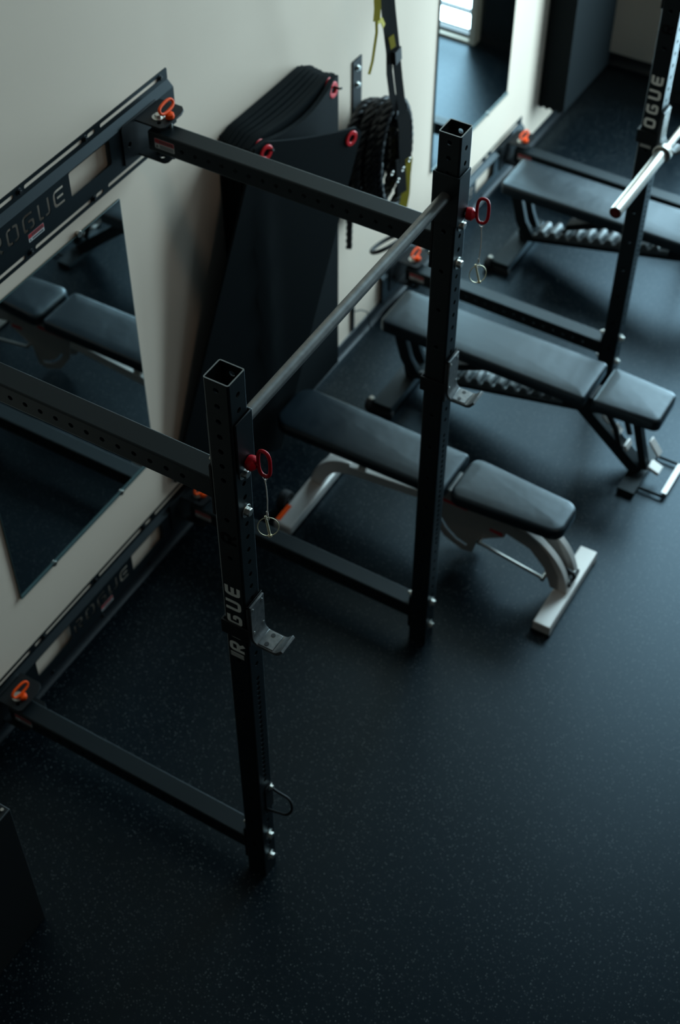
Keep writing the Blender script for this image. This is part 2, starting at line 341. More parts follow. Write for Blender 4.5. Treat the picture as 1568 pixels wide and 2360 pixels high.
# ------------------------------------------------------------------ rack
H = 2.4655; S = 1.2286; TW = .0762; XU = 1.2; HA = 2.061; HL = .1832; SPC = .0535
def build_rack():
    root = thing('wall_mounted_rack', '', 'squat rack')
    # uprights
    frontz = [2.411-SPC*i for i in range(0, 22)]; frontz += [1.236-.0268*i for i in range(1, 24)]; frontz += [.565-SPC*i for i in range(0, 9)]
    sidez = [2.4365-SPC*i for i in range(7)]+[1.959-.1597*i for i in range(12)]
    ups = []
    for k, y in enumerate((0, S)):
        mb = MB(); sq_tube(mb, H, TW, .0042, {0: frontz, 2: frontz, 1: sidez, 3: sidez}, Matrix.Translation((XU, y, 0)))
        u = mb.build('upright', 'powder', root, norm=False); ups.append(u)
        mb = MB(); mb.plate(rrect(XU-TW/2, XU+TW/2, y-TW/2, y+TW/2, .006), [rrect(XU-TW/2+.004, XU+TW/2-.004, y-TW/2+.004, y+TW/2-.004, .003)], .0008, Matrix.Translation((0,0,H))); mb.build('cut_edge', 'rim', u)
        for bz in (0,):
            mb = MB(); mb.box(XU-.034, XU+.034, y-.034, y+.034, 0, .006); mb.build('foot_cap', 'rubber', u)
    # lettering reads up the outer side of the near upright
    mb = MB(); TL = T3((0,0,1), (-1,0,0), (0,-1,0), (1.224, -TW/2-.0001, 1.367)); lettering(mb, 'ROGUE', TL, .052, .0665, .22)
    mb.build('lettering', 'letter', ups[0])
    mb = MB(); mb.mi = 0; T_ = T3((0,0,1), (-1,0,0), (0,-1,0), (1.224, -TW/2-.0001, 1.333)); mb.plate(rrect(0, .026, 0, .055, .002), [], .0005, T_)
    mb.mi = 1
    for q in (.004, .010, .016, .021): mb.plate([(q,.004),(q+.0025,.004),(q+.0025,.05),(q,.05)], [], .0008, T_)
    mb.build('spec_label', ['labelink', 'letter'], ups[0])
    mb = MB(); lettering(mb, 'R', T3((0,0,1), (-1,0,0), (0,-1,0), (1.224, -TW/2-.0001, 1.862)), .05, .06, .22); mb.build('logo_mark', 'darkletter', ups[0])
    # arms
    for z in (HA, HL):
        for y in (0, S):
            mb = MB(); T = T3((0,0,-1), (0,1,0), (1,0,0), (.072, y, z)); La = XU-TW/2-.007-.072
            hz = [La-.09-SPC*i for i in range(18)]
            sq_tube(mb, La, TW, .0042, {1: hz, 3: hz}, T); a = mb.build('arm', 'powder', root, norm=False)
            mb = MB(); mb.plate(rrect(-.038, .038, -.104, .0905, .006), [], .007, T3((0,1,0), (0,0,1), (1,0,0), (XU-TW/2-.007, y, z))); mb.build('end_plate', 'plate', a, bevel=.0012)
            mb = MB(); Tl = T3((1,0,0), (0,0,1), (0,-1,0), (.098, y-TW/2-.0002, z-.018)); mb.mi = 1; mb.plate(rrect(0, .08, 0, .038, .003), [], .0004, Tl)
            mb.mi = 0; mb.plate([(.001,.020),(.079,.020),(.079,.037),(.001,.037)], [], .0007, Tl)
            mb.mi = 2
            for i in range(3): mb.plate([(.02,.003+i*.005),(.076,.003+i*.005),(.076,.0055+i*.005),(.02,.0055+i*.005)], [], .0007, Tl)
            for i in range(7): mb.plate([(.02+i*.008,.024),(.025+i*.008,.024),(.025+i*.008,.033),(.02+i*.008,.033)], [], .0010, Tl)
            mb.plate([(.004,.004),(.014,.004),(.009,.016)], [], .0007, Tl)
            mb.build('warning_label', ['labelred', 'labelwhite', 'labelink'], a)
            for bz in (z+.071, z-.078):
                mb = MB(); hexbolt(mb, (XU+TW/2, y, bz), (1,0,0), .0135, .013, .0205); mb.build('bolt', 'zinc', root, bevel=.0008)
                mb = MB(); hexbolt(mb, (XU-TW/2-.007, y, bz), (-1,0,0), .0125, .011, .019, length=.008); mb.build('nut', 'zinc', root, bevel=.0008)
    # wall stringers
    Y0, Y1 = -.185, 1.414; YC = (Y0+Y1)/2
    for zb in (1.925, .013):
        zt = zb+.277; mb = MB()
        for (z0, z1, sz) in ((zt-.045, zt, zt-.021), (zb, zb+.045, zb+.021)):
            hs = []
            for a, c in ((.641,.937), (.966,1.006), (1.034,1.359)):
                for u0, u1 in ((a, c), (2*YC-c, 2*YC-a)): hs.append([(p, q) for p, q in rrect(u0, u1, sz-.0075, sz+.0075, .0074, 4)])
            mb.plate([(Y0+.004,z0),(Y1-.004,z0),(Y1,z0+.004),(Y1,z1-.004),(Y1-.004,z1),(Y0+.004,z1),(Y0,z1-.004),(Y0,z0+.004)], hs, .0025, T3((0,1,0), (0,0,1), (1,0,0), (.0003,0,0)))
        fx = .025; f0, f1 = zb+.068, zt-.068
        hs = [rrect(a, c, f1-.096, f1-.004, .008, 3) for a, c in ((.825,1.043), (2*YC-1.043, 2*YC-.825))]
        hs += stencil('ROGUE', .424, f1-.090, .064, .078)
        mb.plate([(Y0,f0),(Y1,f0),(Y1,f1),(Y0,f1)], hs, .0028, T3((0,1,0), (0,0,1), (1,0,0), (fx-.0028,0,0)))
        for (xa, za, xb, zc) in ((.001, zt-.045, fx, f1), (.001, zb+.045, fx, f0)):
            sg = 1 if za > zc else -1
            vs = [(x, y, z) for y in (Y0, Y1) for x, z in ((xa-.0007, za), (xa+.0018, za), (xb, zc), (xb-.0028, zc))]
            mb.add(vs, [(0,1,2,3),(7,6,5,4),(0,4,5,1),(1,5,6,2),(2,6,7,3),(3,7,4,0)])
        st = mb.build('wall_stringer', 'powder', root)
        for sz in (zt-.021, zb+.021):
            for by in (.951, 1.372, 2*YC-.951, 2*YC-1.372, .615):
                mb = MB(); hexbolt(mb, (.0028, by, sz), (1,0,0), .008, .007, .0125, .002); mb.build('lag_bolt', 'plate', st, bevel=.0005)
        mb = MB(); Tl = T3((0,1,0), (0,0,1), (1,0,0), (fx+.0002, .595, zb+.080)); mb.mi = 1; mb.plate(rrect(0, .078, 0, .030, .002), [], .0004, Tl)
        mb.mi = 0; mb.plate([(.001,.014),(.077,.014),(.077,.0295),(.001,.0295)], [], .0007, Tl)
        mb.mi = 2; mb.plate([(.018,.004),(.072,.004),(.072,.009),(.018,.009)], [], .0007, Tl); mb.plate([(.004,.003),(.012,.003),(.008,.012)], [], .0007, Tl)
        for i in range(7): mb.plate([(.018+i*.008,.017),(.023+i*.008,.017),(.023+i*.008,.026),(.018+i*.008,.026)], [], .0010, Tl)
        mb.build('warning_label', ['labelred', 'labelwhite', 'labelink'], st)
    # hinge brackets
    for z in (HA, HL):
        for k, y in enumerate((0, S)):
            mb = MB()
            mb.plate(rrect(y-.125, y+.085, z-.075, z+.083, .012, 3), [circle(y-.09, z, .009, 12)], .006, T3((0,1,0), (0,0,1), (1,0,0), (.0255,0,0)))
            for zz in (z+.066, z-.067):
                pl = [(.028, y-.047),(.128, y-.047),(.138, y-.044),(.145, y-.034),(.145, y+.062),(.138, y+.085),(.122, y+.100),(.028, y+.100)]
                mb.plate(pl, [circle(.112, y-.022, .008, 12)], .007, Matrix.Translation((0,0,zz)))
            hb = mb.build('hinge_bracket', 'plate', root, bevel=.001)
            mb = MB(); mb.cyl((.085,y+.005,z+.040),(.085,y+.005,z+.066), .014, 18); mb.build('upper_spacer', 'plate', hb)
            mb = MB(); mb.cyl((.085,y+.005,z-.060),(.085,y+.005,z-.040), .014, 18); mb.build('lower_spacer', 'plate', hb)
            mb = MB(); hexbolt(mb, (.090, y+.005, z+.073), (0,0,1), .0135, .010, .0225, .003); mb.build('pivot_bolt', 'zinc', hb, bevel=.0008)
    # pull-up bar with a sleeve bracket on each upright
    mb = MB(); mb.cyl((XU+.0005, TW/2+.004, 2.250), (XU+.0005, S-TW/2-.004, 2.250), .0185, 32); pb = mb.build('pull_up_bar', 'barsteel', root)
    for k, y in enumerate((0, S)):
        sg = 1 if k == 0 else -1; e = .0025; t = .0055; h = TW/2
        yi = y+sg*(h+e)                        # inner face of the sleeve
        mb = MB(); prof = [(XU-h-e-t, y-sg*.028), (XU-h-e-t, yi+sg*t), (XU+h+e+t, yi+sg*t), (XU+h+e+t, y-sg*.030), (XU+h+e, y-sg*.030), (XU+h+e, yi), (XU-h-e, yi), (XU-h-e, y-sg*.028)]
        vs = [(x, yy, z) for z in (2.150, 2.330) for x, yy in prof]
        fs = [(i, (i+1) % 8, (i+1) % 8+8, i+8) for i in range(8)]
        for o in (0, 8): fs += [(o, o+1, o+6, o+7), (o+1, o+2, o+5, o+6), (o+2, o+3, o+4, o+5)]
        mb.add(vs, fs); mb.build('sleeve', 'powder', pb, bevel=.004, seg=3)
    # wire storage hook low on the near upright
    mb = MB(); mb.plate(rrect(-.022, .022, .425, .565, .008), [], .006, T3((0,1,0), (0,0,1), (1,0,0), (XU+TW/2,.012,0))); hk = mb.build('band_hook', 'plate', root, bevel=.001)
    mb = MB(); pts = [(XU+.044, .012, .535), (1.262, .012, .530)]+[(1.30+.034*math.cos(t), .012+.0*t, .490+.038*math.sin(t)) for t in [R(a) for a in range(75, -100, -15)]]+[(1.262, .012, .443), (XU+.044, .012, .440)]
    pts = [(p[0], .012+(p[2]-.49)*.35, p[2]) for p in pts]; mb.tube(pts, .0048, 10); mb.build('wire_loop', 'plate', hk)
    mb = MB(); hexbolt(mb, (XU+TW/2+.006, .02, .552), (1,0,0), .009, .008, .014, .002); mb.build('bolt', 'zinc', hk)
    return root
rack = build_rack()
tag(rack, 'nearest black wall-mounted rack, complete from top to floor, with grey pull-up bar', 'squat rack', 'wall-mounted racks')
rack2 = copy_tree(rack); tag(rack2, 'farther black wall-mounted rack cut off by the right edge, holding the barbell', 'squat rack', 'wall-mounted racks')
for x in [x for x in bpy.data.objects if x.parent == rack2 and x.name.startswith('band_hook')]:
    for y in [y for y in bpy.data.objects if y.parent == x]: bpy.data.objects.remove(y)
    bpy.data.objects.remove(x)
Y2 = 3.13; rack2.location = far(0, Y2); rack2.rotation_euler = (0, 0, RZ)

# ------------------------------------------------------------------ pins
def build_red_pin():
    p = thing('locking_pin', '', 'locking pin')
    mb = MB(); mb.cyl((-.085,0,0),(.004,0,0), .007, 14); mb.build('shaft', 'zinc', p)
    mb = MB(); mb.lathe([(.012,0),(.020,.002),(.022,.010),(.0215,.020),(.015,.027),(.008,.031)], T3((0,1,0),(0,0,1),(1,0,0),(0,0,0)), 10); mb.build('knob', 'red', p)
    mb = MB(); cx, cz = .052, .018; pts = []
    for k in range(28):
        t = 2*PI*k/28; c_, s_ = math.cos(t), math.sin(t); pts.append((cx+.0185*math.copysign(abs(c_)**.75, c_)+.10*0, 0, cz+.045*math.copysign(abs(s_)**.72, s_)))
    mb.tube(pts, .0052, 10, closed=True, up0=(0,1,0)); mb.cyl((.024,0,.005),(.036,0,.008), .006, 10); mb.build('handle', 'red', p)
    mb = MB(); top = (cx, 0, cz-.045)
    mb.tube([(top[0]+.008*math.cos(t), .0, top[2]-.004+.011*math.sin(t)) for t in [2*PI*k/14 for k in range(14)]], .0011, 6, closed=True, up0=(0,1,0))
    mb.tube([(cx,0,-.044),(cx+.003,0,-.08),(cx+.004,0,-.12),(cx+.002,0,-.165),(cx+.001,0,-.178)], .0017, 8)
    mb.cyl((cx,0,-.050),(cx+.001,0,-.040), .0026, 10); mb.cyl((cx+.002,0,-.178),(cx+.001,0,-.165), .0030, 10)
    mb.tube([(cx+.001+.005*math.cos(t), .0, -.190+.011*math.sin(t)) for t in [2*PI*k/14 for k in range(14)]], .0011, 6, closed=True, up0=(0,1,0)); mb.build('lanyard', 'cable', p)
    mb = MB(); n = Vector((.52, -.80, .30)).normalized(); a = n.cross(Vector((0,0,1))).normalized(); c = a.cross(n); ctr = Vector((cx+.002, 0, -.226))
    mb.tube([ctr+(a*math.cos(t)+c*math.sin(t))*.029 for t in [2*PI*k/32 for k in range(32)]], .0015, 8, closed=True, up0=n)
    mb.cyl(ctr+c*.034+a*.006, ctr-c*.029-a*.004, .0036, 10); mb.cyl(ctr-c*.031-a*.004, ctr-c*.025-a*.004, .0058, 10); mb.build('snap_ring', 'brass', p)
    return p
rp = build_red_pin(); rp.location = (XU+TW/2+.0085, .010, 2.170)
tag(rp, 'red pin with wire lanyard at the top of the nearest upright', 'locking pin', 'red locking pins')
rp2 = copy_tree(rp); rp2.location = (XU+TW/2+.0085, S+.014, 2.170); rp2.rotation_euler.z = .28
tag(rp2, 'red pin with wire lanyard on the second upright, where the pull-up bar ends', 'locking pin', 'red locking pins')
def build_orange_pin():
    p = thing('hinge_pin', '', 'locking pin')
    mb = MB(); mb.cyl((0,0,-.16),(0,0,.004), .0065, 12); mb.build('shaft', 'zinc', p)
    mb = MB(); mb.lathe([(.010,0),(.0155,.002),(.0165,.008),(.0155,.016),(.010,.020)], None, 12); mb.build('knob', 'orange', p)
    mb = MB(); a = Vector((-.05,1,.06)).normalized(); c = Vector((-.55,0,.83)); c = (c-a*c.dot(a)).normalized(); ctr = Vector((-.014, .004, .036)); pts = []
    for k in range(26):
        t = 2*PI*k/26; c_, s_ = math.cos(t), math.sin(t); pts.append(ctr+a*.039*math.copysign(abs(c_)**.75, c_)+c*.0145*math.copysign(abs(s_)**.8, s_))
    mb.tube(pts, .0052, 10, closed=True, up0=a.cross(c)); mb.cyl((0,0,.012),ctr-c*.019, .005, 8); mb.build('handle', 'orange', p); return p
op = build_orange_pin(); PX, PYo = .112, -.022+.035
op.location = (.127, S+.020, HA+.0735); tag(op, 'orange pin in the top wall hinge of the nearest rack', 'locking pin', 'orange hinge pins')
for (x, y, z, lab, fr) in ((.112, .012, HL+.0735, 'orange pin in the floor-level hinge at the left edge of the photo', 0), (.112, S+.01, HL+.0735, 'orange pin mostly hidden behind the nearest upright, by the low wall rail', 0),
                           (.112, Y2+.012, HL+.0735, 'orange pin above the head of the middle bench, behind the second upright', 1), (.112, Y2+S+.01, HL+.0735, 'farthest orange pin, beyond the bench at the back, below the black hanging mats', 1)):
    c = copy_tree(op); c.location = far(x, y, z) if fr else (x, y, z); tag(c, lab, 'locking pin', 'orange hinge pins')
    c.rotation_euler.z = random.uniform(-.25, .25)

# ------------------------------------------------------------------ j-cups
def build_jcup():
    p = thing('j_cup', '', 'bar holder')
    zt, zb = .178, 0.0; h = TW/2; xf = XU+h+.002
    mb = MB(); mb.box(xf, xf+.007, -h, h, zb-.01, zt); mb.box(xf-.0, xf+.007, -h, h, zt-.012, zt)
    mb.build('back_liner', 'uhmw', p, bevel=.0015)
    # side strap and pin
    mb = MB(); mb.box(XU-h-.006, xf+.007, -h-.0075, -h-.0025, .014, .075); mb.box(XU-h-.010, XU-h-.004, -h-.0075, -.010, .014, .075); mb.build('side_strap', 'plate', p, bevel=.0012)
    x1 = xf+.0075; prof = [(x1, zt-.004), (x1+.007, zt-.004), (x1+.007, .030)]
    prof += [(x1+.007+.018*(1-math.cos(t)), .030-.018*math.sin(t)) for t in (R(30), R(60), R(90))]
    prof += [(x1+.078, .012), (x1+.088, .016), (x1+.104, .036), (x1+.110, .031), (x1+.095, .008), (x1+.082, 0.001), (x1+.018, 0.001)]
    prof += [(x1, .022)]
    n = len(prof); mb = MB(); vs = [(x, y, z) for y in (-.034, .034) for x, z in prof]
    # extrude the J profile as quads between its outer and inner lines
    outer = [prof[0]]+[prof[-1]]+[prof[-2]]+[prof[-3]]+[prof[-4]]+[prof[-5]]; mb.v = []
    inner = [prof[1], prof[2], prof[3], prof[4], prof[5], prof[6], prof[7], prof[8]]
    oc = [(x1, zt-.004), (x1, .030), (x1+.002, .018), (x1+.007, .008), (x1+.018, .001), (x1+.080, .001), (x1+.094, .007), (x1+.111, .031)]
    ic = [(x1+.007, zt-.004), (x1+.007, .034), (x1+.009, .026), (x1+.013, .019), (x1+.021, .012), (x1+.077, .012), (x1+.086, .016), (x1+.104, .037)]
    vs = []; fs = []; m_ = len(oc)
    for y in (-.034, .034):
        vs += [(x, y, z) for x, z in oc]+[(x, y, z) for x, z in ic]
    for i in range(m_-1):
        fs += [(i, i+1, m_+i+1, m_+i), (2*m_+i, 3*m_+i, 3*m_+i+1, 2*m_+i+1), (i, 2*m_+i, 2*m_+i+1, i+1), (m_+i, m_+i+1, 3*m_+i+1, 3*m_+i)]
    fs += [(0, m_, 3*m_, 2*m_), (m_-1, 3*m_-1, 4*m_-1, 2*m_-1)]
    mb = MB(); mb.add(vs, fs); mb.build('cradle', 'rawsteel', p, bevel=.0008)
    mb = MB(); mb.box(x1+.022, x1+.072, -.030, .030, .012, .0145); mb.build('cradle_liner', 'rawsteel', p, bevel=.001)
    mb = MB()
    for yy, zz in ((-.024,.05),(.024,.05),(-.024,.155),(.024,.155)):
        mb = MB(); mb.cyl((x1+.006,yy,zz),(x1+.0085,yy,zz), .0045, 12); mb.build('rivet', 'zinc', p)
    for yy in (-.018, .018):
        mb = MB(); mb.cyl((x1+.045,yy,.0145),(x1+.045,yy,.0158), .007, 14); mb.build('rivet', 'uhmw', p)
    return p
jc = build_jcup(); jc.location = (0, 0, 1.430); tag(jc, 'steel J-shaped bar holder on the nearest lettered upright', 'bar holder', 'bar holders')
JL = (('steel J-shaped bar holder on the second upright, above the middle bench', (0, S, 1.418), 0), ('steel J-shaped bar holder just under the barbell at the right edge', (0, Y2, 1.340), 1), ('steel J-shaped bar holder hidden past the right edge, under the far end of the barbell', (0, Y2+S, 1.340), 1))
for lab, l, fr in JL:
    c = copy_tree(jc); c.location = far(*l) if fr else l
    if fr: c.rotation_euler.z = RZ
    tag(c, lab, 'bar holder', 'bar holders')
    if not fr: [setattr(x, 'location', (0,0,0)) for x in []]

# ------------------------------------------------------------------ barbell
bb = thing('barbell', 'chrome barbell racked at the right edge with a dark red end cap', 'barbell', (1.322, 0, 0), RZ)
BX, BZ = 0, 1.448; Ye = 2.57
def ycyl(mb, y0, y1, r, n=28): mb.cyl((BX, y0, BZ+.0), (BX, y1, BZ+.0), r, n)
ZB = 1.340+.0145+.0155
BZ = ZB
mb = MB(); ycyl(mb, 3.05, 4.45, .0148); mb.build('shaft', 'chrome', bb)
for (a, c) in ((Ye, 3.05), (4.45, 4.93)):
    mb = MB(); ycyl(mb, a, c, .0262, 32); sl = mb.build('sleeve', 'chrome', bb, bevel=.002)
    cc = c if a == Ye else a
    mb = MB(); ycyl(mb, cc-.012, cc+.022, .0395, 32); mb.build('collar', 'chrome', bb, bevel=.004)
    ee = a if a == Ye else c; sg = -1 if a == Ye else 1
    mb = MB(); ycyl(mb, ee+sg*.0005, ee+sg*.002, .0215, 28); mb.build('end_cap', 'redmat', sl)
    mb = MB(); mb.tube([(BX+.015*math.cos(t), ee+sg*.002, BZ+.015*math.sin(t)) for t in [2*PI*k/24 for k in range(24)]], .0012, 6, closed=True, up0=(0,1,0)); mb.build('retaining_ring', 'plate', sl)
bb.location = (1.2925-.0125*1.42, -.03, 0)

# ------------------------------------------------------------------ benches
def pad_mesh(mb, x0, x1, w0, w1, z0, z1, r0, r1, er=.018, dome=.004, nseg=6, T=None):
    """upholstered pad; w0/w1 half widths at x0/x1; r0/r1 corner radii"""
    def ring(ins, z):
        out = []
        cs = ((x1-ins, w1-ins, r1, 0), (x0+ins, w0-ins, r0, 90), (x0+ins, -(w0-ins), r0, 180), (x1-ins, -(w1-ins), r1, 270))
        for cx, cy, r, a in cs:
            r = max(r-ins, .006); sx = 1 if a in (0, 270) else -1; sy = 1 if a in (0, 90) else -1
            for k in range(nseg+1): t = R(a+90*k/nseg); out.append((cx-sx*r+r*math.cos(t), cy-sy*r+r*math.sin(t), z))
        return out
    rings = [ring(.006, z0), ring(.001, z0+.004), ring(0, z0+.010), ring(0, z1-er)]
    for a in (20, 45, 68, 90): rings.append(ring(er*(1-math.cos(R(a))), z1-er+er*math.sin(R(a))))
    rings.append(ring(er+.035, z1+dome))
    n = len(rings[0]); vs = [p for r in rings for p in r]; fs = [tuple(range(n))[::-1]]
    for i in range(len(rings)-1):
        for k in range(n): fs.append((i*n+k, i*n+(k+1) % n, (i+1)*n+(k+1) % n, (i+1)*n+k))
    # subdivided top
    b0 = (len(rings)-1)*n; fs.append(tuple(b0+k for k in range(n)))
    mb.add(vs, fs, T)
def arc(p, q, bend, n=10):
    p, q = Vector(p), Vector(q); m_ = (p+q)/2+Vector(bend); return [p*(1-t)**2+m_*2*t*(1-t)+q*t*t for t in [k/n for k in range(n+1)]]
ba = thing('weight_bench', 'silver-framed adjustable bench with rounded black pads, nearest of the three benches', 'bench', (0, 1.755, 0), 0, 'workout benches')
mb = MB(); pad_mesh(mb, .225, 1.068, .135, .128, .392, .448, .075, .022); mb.build('back_pad', 'vinyl', ba)
mb = MB(); pad_mesh(mb, 1.088, 1.592, .127, .100, .392, .450, .05, .058); mb.build('seat_pad', 'vinyl', ba)
mb = MB(); mb.box(1.588, 1.668, -.262, .225, .012, .062); ff = mb.build('front_foot', 'silver', ba, bevel=.005)
for y in (-.262, .225):
    mb = MB(); mb.box(1.582, 1.674, y-.006 if y > 0 else y-.006, y+.03 if y < 0 else y+.006, 0, .058) if 0 else mb.box(1.584, 1.672, min(y, y+.03*(-1 if y > 0 else 1)), max(y, y+.03*(-1 if y > 0 else 1)), 0, .014); mb.build('end_cap', 'rubber', ff)
for y in (-.045, .045):
    mb = MB(); mb.tube(arc((1.33, y, .345), (1.625, y, .06), (.12, 0, .085), 14), .02, flat=(.026, .0165), up0=(0,0,1)); mb.build('front_leg', 'silver', ba, bevel=.003)
for y in (-.045, .045):
    mb = MB(); mb.plate([(1.28,.30),(1.36,.345),(1.47,.325),(1.545,.255),(1.60,.15),(1.61,.07),(1.575,.07),(1.535,.17),(1.46,.25)], [], .004, T3((1,0,0),(0,0,1),(0,1,0),(0,y-.02,0))); mb.build('leg_gusset', 'plategrey', ba)
mb = MB(); pl = [(.96,.385),(1.36,.385),(1.34,.25),(1.22,.17),(1.20,.07),(1.15,.06),(1.06,.10),(.99,.20)]
sl_ = [Vector(p) for p in ((1.03,.215),(1.07,.155),(1.12,.115),(1.17,.10))]; a_, b_ = ribbon(sl_, .016); slot = [(v.x, v.y) for v in a_]+[(v.x, v.y) for v in reversed(b_)]
for y in (.055, -.062):
    mb = MB(); mb.plate(pl, [slot], .005, T3((1,0,0),(0,0,1),(0,1,0),(0,y,0))); ap = mb.build('angle_plate', 'plategrey', ba)
mb = MB(); mb.box(1.0, 1.16, -.0645, -.0628, .318, .334); mb.build('warning_strip', 'labelred', ap)
mb = MB(); mb.plate([(1.27,.27),(1.33,.27),(1.33,.25),(1.27,.256)], [], .0015, T3((1,0,0),(0,0,1),(0,-1,0),(0,-.0625,0))); mb.build('red_sticker', 'labelred', ap)
mb = MB(); mb.box(.93, 1.20, -.06, .06, .372, .392); mb.build('pad_bracket', 'silver', ba, bevel=.003)
mb = MB(); mb.box(.42, .92, -.05, .05, .378, .3925); mb.build('pad_rail', 'plategrey', ba, bevel=.003)
for x in (.62, 1.06): mb = MB(); mb.box(x-.02, x+.02, -.02, .02, .23, .382); mb.build('pad_post', 'silver', ba, bevel=.003)
mb = MB(); mb.tube([(.52,0,.208),(.75,0,.232),(1.02,0,.262),(1.37,0,.335)], .02, flat=(.024, .03), up0=(0,0,1)); mb.build('spine_tube', 'silver', ba, bevel=.004)
mb = MB(); pts = arc((.395,-.02,.06), (.56,0,.212), (-.05, 0, .075), 12); mb.tube(pts, .02, flat=(.032, .028), up0=(1,0,0)); mb.build('rear_leg', 'silver', ba, bevel=.005)
mb = MB(); mb.box(.352, .444, -.345, .170, .008, .060); rf = mb.build('rear_foot', 'silver', ba, bevel=.012, seg=3)
mb = MB(); mb.box(.356, .378, -.325, -.225, .0605, .0615); mb.build('orange_sticker', 'orange', rf)
mb = MB(); mb.cyl((.345,-.20,.048),(.305,-.20,.048), .048, 28); mb.cyl((.352,-.20,.048),(.300,-.20,.048), .012, 12); mb.build('wheel', 'rubber', ba, bevel=.006)
mb = MB(); mb.cyl((1.235,-.085,.18),(1.54,-.075,.118), .0075, 12); mb.cyl((1.235,-.09,.18),(1.235,-.055,.18), .009, 12); mb.cyl((1.54,-.085,.118),(1.54,-.03,.118), .010, 12); mb.build('adjustment_rod', 'chrome', ba)
mb = MB(); mb.tube([(1.60,.0,.13),(1.61,.0,.15),(1.645,.0,.135),(1.655,.0,.11)], .008, 8); mb.box(1.612, 1.655, -.045, .055, .092, .112); mb.box(1.615, 1.63, -.04, -.02, .062, .095); mb.box(1.615, 1.63, .03, .05, .062, .095); mb.build('foot_handle', 'rubber', ba, bevel=.004)
for y in (-.03, .03):
    mb = MB(); mb.cyl((1.634,y,.112),(1.634,y,.117), .008, 12); mb.build('bolt', 'zinc', ba)

